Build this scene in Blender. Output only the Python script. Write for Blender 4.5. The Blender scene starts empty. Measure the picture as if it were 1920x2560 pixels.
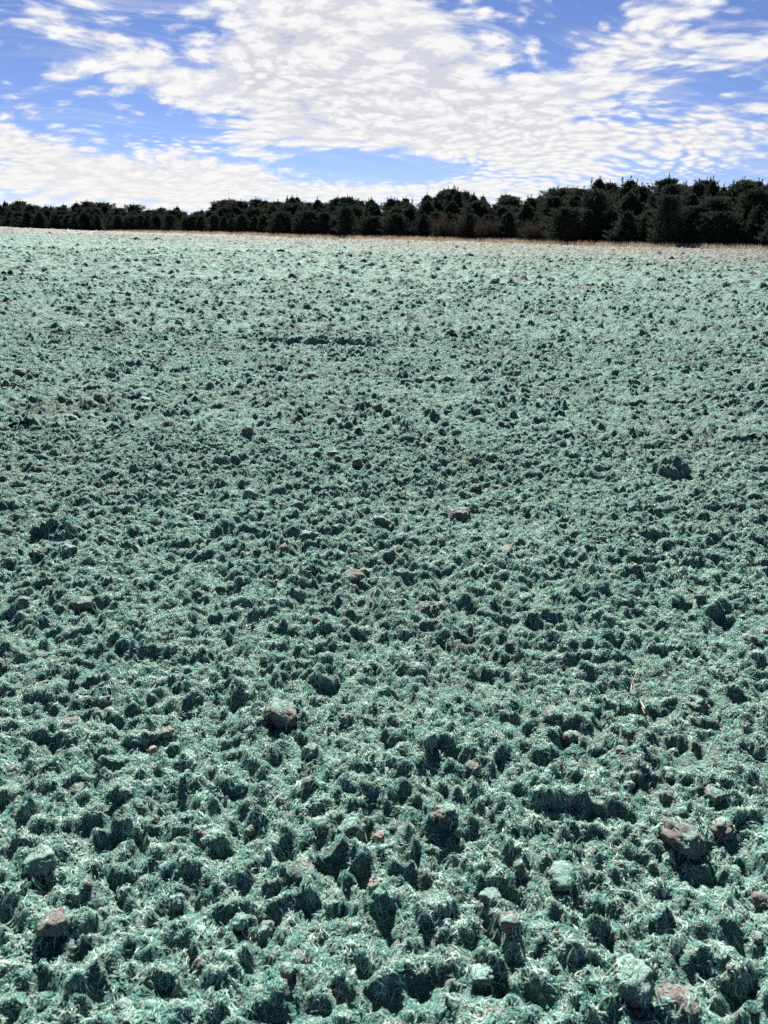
import bpy, math, random
import numpy as np
from mathutils import Vector, Matrix, noise as mnoise

random.seed(7)
rng = np.random.default_rng(11)
scene = bpy.context.scene
COL = scene.collection
R = math.radians

# ------------------------------------------------------------------ camera
CAM_Z = 1.52
PITCH = R(20.2)
ROLL = R(0.98)
FPX = 2560 * 26.0 / 34.6            # focal length in photo pixels (1920 x 2560)
cp, sp = math.cos(PITCH), math.sin(PITCH)
FWD = Vector((0, cp, -sp))
_r0, _u0 = Vector((1, 0, 0)), Vector((0, sp, cp))
RGT = math.cos(ROLL) * _r0 + math.sin(ROLL) * _u0
UPV = -math.sin(ROLL) * _r0 + math.cos(ROLL) * _u0
cam_d = bpy.data.cameras.new('camera')
cam = bpy.data.objects.new('camera', cam_d)
COL.objects.link(cam)
M = Matrix((RGT, UPV, -FWD)).transposed().to_4x4()
M.translation = Vector((0, 0, CAM_Z))
cam.matrix_world = M
cam_d.sensor_fit = 'VERTICAL'
cam_d.sensor_height = 34.6
cam_d.lens = 26.0
cam_d.clip_start = 0.05
cam_d.clip_end = 5000
cam_d.dof.use_dof = True
cam_d.dof.focus_distance = 4.5
cam_d.dof.aperture_fstop = 5.0
scene.camera = cam


def ray(px, py):
    return (FWD * FPX + RGT * (px - 960) + UPV * (1280 - py)).normalized()


def azel(px, py):
    d = ray(px, py)
    return math.atan2(d.x, d.y), math.asin(d.z)


# ------------------------------------------------------------------ light
SUN_EL, SUN_AZ = R(35), R(-6)
sun_dir = Vector((math.sin(SUN_AZ) * math.cos(SUN_EL), math.cos(SUN_AZ) * math.cos(SUN_EL), math.sin(SUN_EL)))
sun_d = bpy.data.lights.new('sun', 'SUN')
sun_d.energy = 5.0
sun_d.angle = R(0.53)
sun_d.color = (1.0, 0.94, 0.86)
sun = bpy.data.objects.new('sun', sun_d)
sun.rotation_euler = sun_dir.to_track_quat('Z', 'Y').to_euler()
sun.location = (0, 0, 60)
COL.objects.link(sun)

scene.view_settings.view_transform = 'Standard'
scene.view_settings.look = 'None'
scene.view_settings.gamma = 1
scene.view_settings.use_curve_mapping = False
scene.view_settings.exposure = 2.25
scene.render.engine = 'CYCLES'
scene.cycles.max_bounces = 6
scene.cycles.diffuse_bounces = 2
scene.cycles.transmission_bounces = 3
scene.cycles.use_denoising = False


# ------------------------------------------------------------------ node helpers
class NT:
    def __init__(self, tree):
        self.t = tree
        self.t.nodes.clear()

    def n(self, kind, **kw):
        nd = self.t.nodes.new(kind)
        for k, v in kw.items():
            if k.startswith('i_'):
                key = k[2:]
                key = int(key) if key.isdigit() else key.replace('__', ' ')
                self.put(nd.inputs[key], v)
            else:
                setattr(nd, k, v)
        return nd

    def put(self, sock, v):
        if isinstance(v, bpy.types.NodeSocket):
            self.t.links.new(v, sock)
        else:
            sock.default_value = v

    def m(self, op, a, b=0.0, c=0.0, clamp=False):
        nd = self.t.nodes.new('ShaderNodeMath')
        nd.operation = op
        nd.use_clamp = clamp
        for s, v in zip(nd.inputs, (a, b, c)):
            self.put(s, v)
        return nd.outputs[0]

    def mix(self, f, a, b, blend='MIX'):
        nd = self.t.nodes.new('ShaderNodeMix')
        nd.data_type = 'RGBA'
        nd.blend_type = blend
        self.put(nd.inputs[0], f)
        self.put(nd.inputs[6], a if isinstance(a, bpy.types.NodeSocket) else (*a, 1))
        self.put(nd.inputs[7], b if isinstance(b, bpy.types.NodeSocket) else (*b, 1))
        return nd.outputs[2]

    def smooth(self, x, lo, hi, a=0.0, b=1.0):
        nd = self.t.nodes.new('ShaderNodeMapRange')
        nd.interpolation_type = 'SMOOTHSTEP'
        self.put(nd.inputs[0], x)
        nd.inputs[1].default_value = lo
        nd.inputs[2].default_value = hi
        nd.inputs[3].default_value = a
        nd.inputs[4].default_value = b
        return nd.outputs[0]

    def noise(self, vec, scale, detail=3.0, rough=0.55, dist=0.0, dims='3D'):
        nd = self.t.nodes.new('ShaderNodeTexNoise')
        nd.noise_dimensions = dims
        self.put(nd.inputs['Vector'], vec)
        nd.inputs['Scale'].default_value = scale
        nd.inputs['Detail'].default_value = detail
        nd.inputs['Roughness'].default_value = rough
        nd.inputs['Distortion'].default_value = dist
        return nd.outputs['Fac']


# ------------------------------------------------------------------ world: Nishita sky with an altocumulus sheet
world = bpy.data.worlds.new('World')
scene.world = world
world.use_nodes = True
W = NT(world.node_tree)
tc = W.n('ShaderNodeTexCoord').outputs['Generated']
sky = W.n('ShaderNodeTexSky', sky_type='NISHITA')
sky.sun_disc = False
sky.sun_elevation = SUN_EL
sky.sun_rotation = SUN_AZ
sky.altitude = 200
sky.air_density = 0.65
sky.dust_density = 0.0
sky.ozone_density = 3.0
sep = W.n('ShaderNodeSeparateXYZ')
W.put(sep.inputs[0], tc)
dx, dy, dz = sep.outputs
az = W.m('ARCTAN2', dx, dy)
el = W.m('ARCSINE', dz)
ae = W.n('ShaderNodeCombineXYZ')
W.put(ae.inputs[0], az)
W.put(ae.inputs[1], el)
# position on the (curved) cloud sheet overhead, in cloud-base heights
den = W.m('ADD', W.m('MAXIMUM', dz, 0.0), 0.21)
cpn = W.n('ShaderNodeCombineXYZ')
W.put(cpn.inputs[0], W.m('DIVIDE', dx, den))
W.put(cpn.inputs[1], W.m('DIVIDE', dy, den))
P = cpn.outputs[0]
rotn = W.n('ShaderNodeMapping')
W.put(rotn.inputs['Vector'], P)
rotn.inputs['Rotation'].default_value = (0, 0, R(-24))
rotn.inputs['Scale'].default_value = (0.85, 1.0, 1)
PR = rotn.outputs[0]

cover = W.smooth(W.noise(P, 0.22, 3, 0.55, 0.3, '2D'), 0.30, 0.70, 0.22, 0.60)
# where cloud masses and blue gaps stand: centre and size in photo pixels -> azimuth / elevation
BLOBS = [  # x, y, half width, half height, tilt deg, weight
    (900, 60, 520, 130, -8, 0.55), (900, 210, 460, 130, -6, 0.60), (1120, 330, 560, 110, -4, 0.55),
    (620, 190, 200, 60, 25, 0.25),
    (1580, 110, 360, 120, 16, 0.46), (1650, 340, 540, 130, 6, 0.50), (1880, 120, 180, 110, 0, 0.22),
    (130, 400, 420, 85, -14, 0.62), (590, 420, 240, 80, 8, 0.52), (960, 480, 1300, 46, 0, 0.42),
    (240, 80, 170, 54, 10, 0.36), (300, 180, 160, 46, 12, 0.38), (130, 165, 90, 30, 5, 0.34),
    (110, 40, 110, 30, 10, 0.32), (200, 250, 280, 46, 0, 0.30),
    (60, 220, 330, 90, 0, -0.36), (60, 90, 120, 60, 0, -0.22), (440, 305, 150, 42, -24, -0.34),
    (890, 410, 250, 36, -4, -0.80), (1060, 425, 120, 18, 4, -0.30),
    (1310, 170, 170, 34, 14, -0.42), (1440, 40, 190, 42, 20, -0.40), (1790, 215, 190, 60, 12, -0.38),
    (575, 405, 70, 24, -5, -0.30), (380, 25, 150, 40, 10, -0.25), (1890, 20, 150, 45, 0, -0.2),
]
for (bx, by, hw, hh, tilt, wgt) in BLOBS:
    a0, e0 = azel(bx, by)
    mp = W.n('ShaderNodeMapping', vector_type='TEXTURE')
    W.put(mp.inputs['Vector'], ae.outputs[0])
    mp.inputs['Location'].default_value = (a0, e0, 0)
    mp.inputs['Rotation'].default_value = (0, 0, R(tilt))
    mp.inputs['Scale'].default_value = (1.5 * hw / FPX, 1.5 * hh / FPX, 1)
    g = W.n('ShaderNodeTexGradient', gradient_type='QUADRATIC_SPHERE')
    W.put(g.inputs[0], mp.outputs[0])
    cover = W.m('MULTIPLY_ADD', g.outputs[1], wgt * 1.25, cover)
warp = W.n('ShaderNodeVectorMath', operation='MULTIPLY_ADD')
wn = W.n('ShaderNodeTexNoise', noise_dimensions='2D')
W.put(wn.inputs['Vector'], PR)
wn.inputs['Scale'].default_value = 1.3
W.put(warp.inputs[0], wn.outputs['Color'])
warp.inputs[1].default_value = (0.35, 0.35, 0)
W.put(warp.inputs[2], PR)
PW = warp.outputs[0]
n1 = W.noise(PW, 2.6, 9, 0.62, 0.15, '2D')
vor = W.n('ShaderNodeTexVoronoi', voronoi_dimensions='2D', feature='SMOOTH_F1')
W.put(vor.inputs['Vector'], PW)
vor.inputs['Scale'].default_value = 10.5
vor.inputs['Smoothness'].default_value = 0.6
vor2 = W.n('ShaderNodeTexVoronoi', voronoi_dimensions='2D', feature='SMOOTH_F1')
W.put(vor2.inputs['Vector'], PW)
vor2.inputs['Scale'].default_value = 21.0
vor2.inputs['Smoothness'].default_value = 0.7
vmx = W.smooth(W.noise(PW, 1.1, 3, 0.5, 0.0, '2D'), 0.40, 0.60)
vd = W.m('ADD', W.m('MULTIPLY', vor.outputs['Distance'], W.m('SUBTRACT', 1.0, vmx)), W.m('MULTIPLY', vor2.outputs['Distance'], vmx))
puff = W.m('SUBTRACT', 0.60, vd)
n2 = W.noise(PW, 34.0, 5, 0.6, 0.0, '2D')
tex = W.m('ADD', W.m('MULTIPLY_ADD', W.m('SUBTRACT', n1, 0.5), 1.25, W.m('MULTIPLY', puff, 0.68)),
          W.m('MULTIPLY', W.m('SUBTRACT', n2, 0.5), 0.45))
dens = W.m('ADD', W.m('SUBTRACT', cover, 0.66), tex)
alpha = W.smooth(dens, -0.04, 0.42)
stre = W.n('ShaderNodeMapping')
W.put(stre.inputs['Vector'], PW)
stre.inputs['Rotation'].default_value = (0, 0, R(35))
stre.inputs['Scale'].default_value = (0.8, 5.0, 1)
veil = W.m('MULTIPLY', W.smooth(W.noise(stre.outputs[0], 2.2, 6, 0.6, 0.4, '2D'), 0.46, 0.80), W.smooth(cover, 0.30, 0.75, 0.12, 0.6))
alpha = W.m('SUBTRACT', W.m('ADD', alpha, veil), W.m('MULTIPLY', alpha, veil))
alpha = W.m('MULTIPLY', alpha, W.smooth(dz, -0.01, 0.02))
thick = W.smooth(cover, 0.75, 1.25)
# forward scattering: clouds are brighter towards the sun, all round the sky
sd = W.n('ShaderNodeVectorMath', operation='DOT_PRODUCT')
W.put(sd.inputs[0], tc)
sd.inputs[1].default_value = sun_dir
phase = W.smooth(sd.outputs['Value'], -0.2, 0.9, 0.30, 1.0)
bill = W.smooth(W.m('MULTIPLY_ADD', puff, 0.8, W.m('MULTIPLY', n2, 0.9)), 0.40, 0.85)
ccol = W.mix(thick, (0.72, 0.74, 0.82), (0.67, 0.68, 0.75))
ccol = W.mix(W.m('MULTIPLY', bill, 0.85), ccol, (1.0, 0.99, 0.98))
ccol = W.mix(W.smooth(el, R(0), R(9), 0.6, 0.0), ccol, (1.0, 0.98, 0.95))
cbg = W.n('ShaderNodeBackground')
W.put(cbg.inputs[0], ccol)
W.put(cbg.inputs[1], W.m('MULTIPLY', phase, 0.212))
sbg = W.n('ShaderNodeBackground')
W.put(sbg.inputs[0], W.mix(1.0, sky.outputs[0], (0.33, 0.32, 0.405), 'MULTIPLY'))
sbg.inputs[1].default_value = 0.05
mx = W.n('ShaderNodeMixShader')
W.put(mx.inputs[0], alpha)
W.put(mx.inputs[1], sbg.outputs[0])
W.put(mx.inputs[2], cbg.outputs[0])
wo = W.n('ShaderNodeOutputWorld')
W.put(wo.inputs[0], mx.outputs[0])
world.cycles.sampling_method = 'MANUAL'
world.cycles.sample_map_resolution = 512


# ------------------------------------------------------------------ numpy noise
def _hash(ix, iy, seed):
    h = (ix.astype(np.int64) * 374761393 + iy.astype(np.int64) * 668265263 + seed * 144665) & 0xFFFFFFFF
    h = ((h ^ (h >> 13)) * 1274126177) & 0xFFFFFFFF
    h = ((h ^ (h >> 16)) * 2246822519) & 0xFFFFFFFF
    return h ^ (h >> 15)


def _u(h, k=0):
    return ((h >> k) & 0xFFFF).astype(np.float32) / 65535.0


def perlin(x, y, seed):
    ix, iy = np.floor(x), np.floor(y)
    fx, fy = (x - ix).astype(np.float32), (y - iy).astype(np.float32)
    ix, iy = ix.astype(np.int64), iy.astype(np.int64)
    u, v = fx * fx * fx * (fx * (fx * 6 - 15) + 10), fy * fy * fy * (fy * (fy * 6 - 15) + 10)

    def g(a, b):
        t = _u(_hash(ix + a, iy + b, seed)) * 6.2831853
        return np.cos(t) * (fx - a) + np.sin(t) * (fy - b)
    n00, n10, n01, n11 = g(0, 0), g(1, 0), g(0, 1), g(1, 1)
    a = n00 + u * (n10 - n00)
    b = n01 + u * (n11 - n01)
    return 1.5 * (a + v * (b - a))


def lumps(x, y, cell, seed, prob, rmin, rmax, asp):
    """rounded clods of random size, one at most per cell, highest wins"""
    gx, gy = x / cell, y / cell
    ix, iy = np.floor(gx).astype(np.int64), np.floor(gy).astype(np.int64)
    out = np.zeros(x.shape, np.float32)
    for a in (-1, 0, 1):
        for b in (-1, 0, 1):
            h = _hash(ix + a, iy + b, seed)
            h2 = _hash(ix + a, iy + b, seed + 77)
            rad = rmin + (rmax - rmin) * _u(h2) ** 1.6
            ddx = (gx - (ix + a + _u(h))).astype(np.float32)
            ddy = (gy - (iy + b + _u(h, 16))).astype(np.float32)
            th = _u(h2, 8) * 3.1416
            c, s = np.cos(th), np.sin(th)
            ex = ddx * c + ddy * s
            ey = (-ddx * s + ddy * c) * 1.35
            d2 = (ex * ex + ey * ey) / (rad * rad)
            hg = rad * cell * asp * np.maximum(0, 1 - d2) ** 0.72 * (_u(h2, 16) < prob)
            out = np.maximum(out, hg)
    return out


def fbm(x, y, seed):
    return perlin(x, y, seed) + 0.55 * perlin(x * 2.1, y * 2.1, seed + 100) + 0.3 * perlin(x * 4.3, y * 4.3, seed + 200)


def sstep(x, a, b):
    t = np.clip((x - a) / (b - a), 0, 1)
    return t * t * (3 - 2 * t)


# ------------------------------------------------------------------ terrain: tree line runs obliquely behind the field
TP0 = np.array((42.0, 85.0))
TU = np.array((149.0, -130.0)) / math.hypot(149, 130)      # along the edge, left -> right
TN = np.array((-TU[1], TU[0]))                             # away from the camera


def edge_s(x, y):
    return (x - TP0[0]) * TN[0] + (y - TP0[1]) * TN[1]


def macro(x, y):
    x = np.asarray(x, np.float64)
    y = np.asarray(y, np.float64)
    s = edge_s(x, y)
    t = (x - TP0[0]) * TU[0] + (y - TP0[1]) * TU[1]        # 0 at the right end, -198 at the left
    hill = 4.5 * sstep(s, 4, 45) * sstep(t, -110, -20) + 1.2 * sstep(s, 4, 60)
    crest = 0.75 * np.exp(-((s + 22) / 20) ** 2) * sstep(-t, 120, 185)
    roll = 0.10 * perlin(x / 17, y / 17, 5) * sstep(y, 10, 30) + 0.035 * perlin(x / 3.7, y / 3.7, 6)
    return hill + crest + roll


def ground_pt(px, py, extra=0.0):
    d = ray(px, py)
    p = Vector((0, 0, CAM_Z))
    z = 0.0
    for _ in range(6):
        k = (z - CAM_Z) / d.z
        q = p + d * k
        z = float(macro(np.array([q.x]), np.array([q.y]))[0]) + extra
    return q


# short banks (ruts) that face the camera: centre pixel, half length m, height m, tilt
RUTS = []
for (px, py, hl, hh, tilt) in [(815, 862, 1.05, 0.075, -0.10), (1090, 955, 0.5, 0.03, 0.02), (1640, 775, 1.2, 0.04, 0.1),
                               (360, 602, 5.0, 0.22, 0.0), (1620, 1012, 0.7, 0.03, 0.05), (140, 1345, 0.16, 0.045, 0.1),
                               (250, 840, 0.9, 0.03, 0.1), (700, 1800, 0.07, 0.022, 0.0), (1580, 1790, 0.14, 0.03, -0.1)]:
    q = ground_pt(px, py)
    RUTS.append((q.x, q.y, hl, hh, tilt))


def height(x, y, cell):
    """field surface; detail finer than the mesh cell is left out"""
    h = macro(x, y)
    wx = x + 0.042 * fbm(x / 0.12, y / 0.12, 21)
    wy = y + 0.042 * fbm(x / 0.12, y / 0.12, 22)
    h = h + 0.022 * perlin(x / 0.55, y / 0.55, 31)
    for (rx, ry, hl, hh, tilt) in RUTS:
        reach = hl * 2.2 + 1
        msk = (np.abs(x - rx) < reach) & (np.abs(y - ry) < reach)
        if not msk.any():
            continue
        u = x[msk] - rx
        v = y[msk] - ry - tilt * u + 0.25 * hl * perlin(u / (0.5 * hl), u * 0, 9) + 0.10 * perlin(u / 0.16, y[msk] / 0.16, 11)
        w = np.exp(-(u / hl) ** 4) * np.clip(0.75 + 1.1 * perlin(u / (0.2 * hl), v / (0.2 * hl), 10), 0.0, 1.4)
        h[msk] += w * hh * (sstep(v, -0.3 * hh, 0.6 * hh) * np.exp(-np.maximum(v, 0) / (5 * hh))
                            - 0.7 * np.exp(-((v + 1.0 * hh) / (0.9 * hh)) ** 2))
    if cell > 1.0:
        return h
    rough = np.clip(1.0 + 0.75 * fbm(x / 0.9, y / 0.9, 35), 0.45, 1.5) * (0.6 + 0.4 * sstep(-edge_s(x, y), 5, 9))
    h += lumps(wx, wy, 0.95, 40, 0.08, 0.07, 0.17, 0.6) * (1 - sstep(y, 12, 30))
    big = rough * lumps(wx, wy, 0.27, 41, 0.34, 0.12, 0.40, 0.55)
    if cell < 0.15:
        med = rough * lumps(wx, wy, 0.115, 42, 0.62, 0.12, 0.50, 0.72)
        rel = np.maximum(big, med * 0.9) * 0.75 + 0.25 * (big + med)
        rel = rel + 0.026 * fbm(x / 0.16, y / 0.16, 32)
    else:
        rel = big * 1.1
    if cell < 0.05:
        rel = rel + rough * lumps(wx, wy, 0.060, 43, 0.85, 0.25, 0.62, 0.85) + 0.012 * (0.5 - np.abs(perlin(x / 0.075, y / 0.075, 33)))
    K = 0.060 + 1.1 * max(0.0, cell - 0.012)
    rel = np.where(rel > 0, K * (1 - np.exp(-np.maximum(rel, 0) / K)), rel)      # lumps slump instead of standing up as spikes
    h += rel
    if cell < 0.025:
        h += 0.95 * lumps(wx, wy, 0.031, 44, 0.85, 0.28, 0.6, 0.95) + 0.012 * fbm(x / 0.055, y / 0.055, 34)
    if cell > 0.015:      # stand-in for relief finer than this mesh: same steepness at the size the mesh can carry
        h += lumps(wx, wy, 4.6 * cell, 47, 0.75, 0.22, 0.58, 0.80 if cell < 0.05 else 0.60 if cell < 0.1 else 0.20 if cell < 0.3 else 0.12) * rough
    if cell > 0.03:
        c2 = min(cell, 0.25)
        h += (0.45 if cell < 0.05 else 0.7 if cell < 0.1 else 1.3) * c2 * perlin(x / (1.7 * cell), y / (1.7 * cell), 49) * (0.4 + 0.6 * rough)
    if cell > 0.05:
        h += rough * lumps(wx, wy, 7.0 * cell, 48, 0.5, 0.20, 0.50, 0.22 if cell < 0.1 else 0.06 if cell < 0.3 else 0.14)
    return h


# ------------------------------------------------------------------ materials
def material(name):
    m = bpy.data.materials.new(name)
    m.use_nodes = True
    return m, NT(m.node_tree)


def finish(N, shader, bump=None):
    o = N.n('ShaderNodeOutputMaterial')
    N.put(o.inputs[0], shader)


def principled(N, col, rough=0.9, normal=None, spec=0.15):
    b = N.n('ShaderNodeBsdfPrincipled')
    N.put(b.inputs['Base Color'], col if isinstance(col, bpy.types.NodeSocket) else (*col, 1))
    N.put(b.inputs['Roughness'], rough)
    b.inputs['Specular IOR Level'].default_value = spec
    if normal is not None:
        N.put(b.inputs['Normal'], normal)
    return b.outputs[0]


def bump(N, h, strength, dist):
    b = N.n('ShaderNodeBump')
    N.put(b.inputs['Height'], h)
    b.inputs['Strength'].default_value = strength
    b.inputs['Distance'].default_value = dist
    return b.outputs[0]


SOIL_A, SOIL_B = (0.080, 0.070, 0.064), (0.150, 0.132, 0.120)
MUL_A, MUL_B, MUL_C = (0.064, 0.186, 0.162), (0.215, 0.312, 0.282), (0.026, 0.116, 0.100)

m_field, N = material('green_mulch_on_soil')
pos = N.n('ShaderNodeNewGeometry').outputs['Position']
nA = N.noise(pos, 2.2, 4, 0.6)
nB = N.noise(pos, 21, 4, 0.65)
nC = N.noise(pos, 120, 3, 0.6, 1.5)
mul = N.mix(N.smooth(nB, 0.35, 0.65), MUL_A, MUL_B)
mul = N.mix(N.smooth(nC, 0.48, 0.70, 0, 0.85), mul, MUL_C)
soil = N.mix(N.smooth(N.noise(pos, 48, 3, 0.6), 0.35, 0.65), SOIL_A, SOIL_B)
bare = N.m('ADD', N.m('MULTIPLY', N.noise(pos, 0.55, 5, 0.7), 0.8), N.m('MULTIPLY', nB, 0.55))
# more soil colour mixed in towards the margin, darkening the far field
dtn = N.n('ShaderNodeVectorMath', operation='DOT_PRODUCT')
N.put(dtn.inputs[0], pos)
dtn.inputs[1].default_value = (TN[0], TN[1], 0)
marg = N.smooth(dtn.outputs['Value'], 12.0, 84.0, 0.0, 0.24)
bare = N.m('ADD', bare, marg)
bare = N.smooth(bare, 0.64, 0.90, 0.06, 0.85)
col = N.mix(bare, mul, soil)
hgt = N.m('ADD', N.m('MULTIPLY', nC, 0.6), N.noise(pos, 55, 4, 0.7, 1.0))
hgt = N.m('ADD', hgt, N.m('MULTIPLY', N.noise(pos, 7, 5, 0.75), 4.0))
finish(N, principled(N, col, 0.85, bump(N, hgt, 1.0, 0.03), 0.06))

m_fib, N = material('dyed_wood_fibre')
hi = N.n('ShaderNodeHairInfo')
rnd = hi.outputs['Random']
cr = N.n('ShaderNodeValToRGB')
cr.color_ramp.interpolation = 'CONSTANT'
els = cr.color_ramp.elements
stops = [(0.0, (0.060, 0.195, 0.165)), (0.25, (0.125, 0.278, 0.238)), (0.45, (0.255, 0.405, 0.358)),
         (0.65, (0.410, 0.515, 0.460)), (0.86, (0.050, 0.180, 0.152)), (0.965, (0.290, 0.250, 0.195))]
els[0].position, els[0].color = stops[0][0], (*stops[0][1], 1)
els[1].position, els[1].color = stops[1][0], (*stops[1][1], 1)
for p_, c_ in stops[2:]:
    e_ = els.new(p_)
    e_.color = (*c_, 1)
fpos = N.n('ShaderNodeNewGeometry').outputs['Position']
cl = N.smooth(N.noise(fpos, 26, 3, 0.6), 0.30, 0.70)
rv = N.m('MULTIPLY_ADD', cl, 0.52, N.m('MULTIPLY', rnd, 0.36))
rv = N.mix(N.m('GREATER_THAN', rnd, 0.95), N.m('MULTIPLY', rv, 1.0), (0.98, 0.98, 0.98))
N.put(cr.inputs[0], rv)
df = N.n('ShaderNodeBsdfDiffuse')
N.put(df.inputs[0], cr.outputs[0])
tr = N.n('ShaderNodeBsdfTranslucent')
N.put(tr.inputs[0], cr.outputs[0])
mxs = N.n('ShaderNodeMixShader')
mxs.inputs[0].default_value = 0.15
N.put(mxs.inputs[1], df.outputs[0])
N.put(mxs.inputs[2], tr.outputs[0])
gl = N.n('ShaderNodeBsdfGlossy')
gl.inputs['Color'].default_value = (0.9, 0.9, 0.88, 1)
gl.inputs['Roughness'].default_value = 0.5
mxg = N.n('ShaderNodeMixShader')
mxg.inputs[0].default_value = 0.05
N.put(mxg.inputs[1], mxs.outputs[0])
N.put(mxg.inputs[2], gl.outputs[0])
finish(N, mxg.outputs[0])


def clod_material(name, a, b, cover_lo, cover_hi):
    m, N = material(name)
    tcn = N.n('ShaderNodeTexCoord').outputs['Object']
    geo = N.n('ShaderNodeNewGeometry')
    n1 = N.noise(geo.outputs['Position'], 60, 5, 0.65)
    n2 = N.noise(geo.outputs['Position'], 17, 4, 0.6)
    c = N.mix(N.smooth(n1, 0.3, 0.7), a, b)
    up = N.n('ShaderNodeSeparateXYZ')
    N.put(up.inputs[0], geo.outputs['Normal'])
    cov = N.m('MULTIPLY_ADD', up.outputs[2], 0.22, n2)
    mulc = N.mix(N.noise(geo.outputs['Position'], 150, 2, 0.5), MUL_A, MUL_B)
    c = N.mix(N.smooth(cov, cover_lo, cover_hi, 0, 0.85), c, mulc)
    h = N.m('ADD', n1, N.noise(geo.outputs['Position'], 190, 3, 0.7))
    finish(N, principled(N, c, 0.95, bump(N, h, 0.7, 0.012), 0.1))
    return m


m_clod = clod_material('grey_brown_soil', (0.086, 0.082, 0.079), (0.158, 0.150, 0.144), 0.63, 0.80)
m_clod_tan = clod_material('tan_soil', (0.130, 0.112, 0.098), (0.200, 0.175, 0.155), 0.66, 0.82)
m_clod_mul = clod_material('mulch_coated_soil', (0.088, 0.080, 0.074), (0.140, 0.128, 0.118), 0.44, 0.64)


# ------------------------------------------------------------------ object helpers
def link(o, parent=None):
    COL.objects.link(o)
    if parent is not None:
        o.parent = parent
    return o


def tag(o, label=None, cat=None, group=None, kind=None):
    if label:
        o['label'] = label
    if cat:
        o['category'] = cat
    if group:
        o['group'] = group
    if kind:
        o['kind'] = kind
    return o


def np_mesh(name, verts, faces, mat, smooth=True):
    """faces: (n,4) or (n,3) int array"""
    me = bpy.data.meshes.new(name)
    verts = np.ascontiguousarray(verts, np.float32)
    faces = np.ascontiguousarray(faces, np.int32)
    k = faces.shape[1]
    me.vertices.add(len(verts))
    me.vertices.foreach_set('co', verts.ravel())
    me.loops.add(faces.size)
    me.loops.foreach_set('vertex_index', faces.ravel())
    me.polygons.add(len(faces))
    me.polygons.foreach_set('loop_start', np.arange(0, faces.size, k, dtype=np.int32))
    me.update(calc_edges=True)
    me.polygons.foreach_set('use_smooth', np.full(len(faces), smooth))
    me.materials.append(mat)
    return me


# ------------------------------------------------------------------ the field
HW0, HWK = 1.0, 0.60


def band_grid(x0, x1, y0, y1, s):
    xs = np.arange(x0, x1 + s, s)
    ys = np.arange(y0, y1 + s, s)
    return xs, ys


def masked(xs, ys, keep_fn, cell, dz, full=False):
    """regular grid with only the wanted cells; returns verts, quads, and the full height grid if asked"""
    nx, ny = len(xs), len(ys)
    cx = (xs[:-1] + xs[1:]) / 2
    cy = (ys[:-1] + ys[1:]) / 2
    CX, CY = np.meshgrid(cx, cy)
    keep = keep_fn(CX, CY)
    jj, ii = np.nonzero(keep)
    a = jj * nx + ii
    q = np.stack((a, a + 1, a + nx + 1, a + nx), 1)
    used, inv = np.unique(q.ravel(), return_inverse=True)
    ux, uy = xs[used % nx], ys[used // nx]
    if full:
        XX, YY = np.meshgrid(xs, ys)
        HG = height(XX.ravel(), YY.ravel(), cell).reshape(ny, nx)
        uz = HG.ravel()[used]
    else:
        HG = None
        uz = height(ux, uy, cell)
    return np.stack((ux, uy, uz + dz), 1), inv.reshape(-1, 4), HG


def infan(x, y, more=0.0):
    return np.abs(x) < HW0 + more + HWK * np.maximum(y, 0)


EDGE = -5.6
V, F, off = [], [], 0


def push(v, f):
    global off
    V.append(v)
    F.append(f + off)
    off += len(v)


sA, sB, sC = 0.0102, 0.020, 0.035
xsA, ysA = band_grid(-4.6, 4.6, -1.0, 6.0, sA)
v, f, HA = masked(xsA, ysA, infan, sA, 0.0, True)
push(v, f)
xsB, ysB = band_grid(-8.3, 8.3, 5.97, 12.0, sB)
v, f, HB = masked(xsB, ysB, infan, sB, 0.0, True)
push(v, f)
xsC, ysC = band_grid(-15.6, 15.6, 11.95, 24.0, sC)
v, f, HC = masked(xsC, ysC, infan, sC, 0.0, True)
push(v, f)
xs, ys = band_grid(-36, 36, 23.9, 50, 0.08)
v, f, _ = masked(xs, ys, infan, 0.08, 0.0)
push(v, f)
xs, ys = band_grid(-82, 82, 49.8, 120, 0.2)
v, f, _ = masked(xs, ys, lambda x, y: infan(x, y) & (edge_s(x, y) < EDGE), 0.2, 0.0)
push(v, f)
xs, ys = band_grid(-200, 60, 119.6, 270, 0.42)
v, f, _ = masked(xs, ys, lambda x, y: infan(x, y) & (edge_s(x, y) < EDGE), 0.42, 0.0)
push(v, f)
# the same ground goes on to both sides of the strip in view
xs, ys = band_grid(-18, 18, -1.6, 24, 0.03)
v, f, _ = masked(xs, ys, lambda x, y: infan(x, y, 1.7) & ~(infan(x, y, -0.03) & (y > -0.97)), 0.03, 0.0)
push(v, f)
xs, ys = band_grid(-46, 46, -4, 60, 0.1)
v, f, _ = masked(xs, ys, lambda x, y: infan(x, y, 7.0) & ~(infan(x, y, np.where(y < 23.9, 1.6, -0.1)) & (y > -1.5)), 0.1, -0.01)
push(v, f)
xs, ys = band_grid(-220, 130, -90, 270, 1.5)
v, f, _ = masked(xs, ys, lambda x, y: (~((np.abs(x) < HW0 + HWK * np.maximum(y, 0) + np.where(y < 58, 5.5, -0.8)) & (y > -3))) & (edge_s(x, y) < EDGE),
                 1.5, -0.05)
push(v, f)
field = bpy.data.objects.new('field', np_mesh('field', np.concatenate(V), np.concatenate(F), m_field))
link(field)
tag(field, kind='structure')
del V, F

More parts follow.
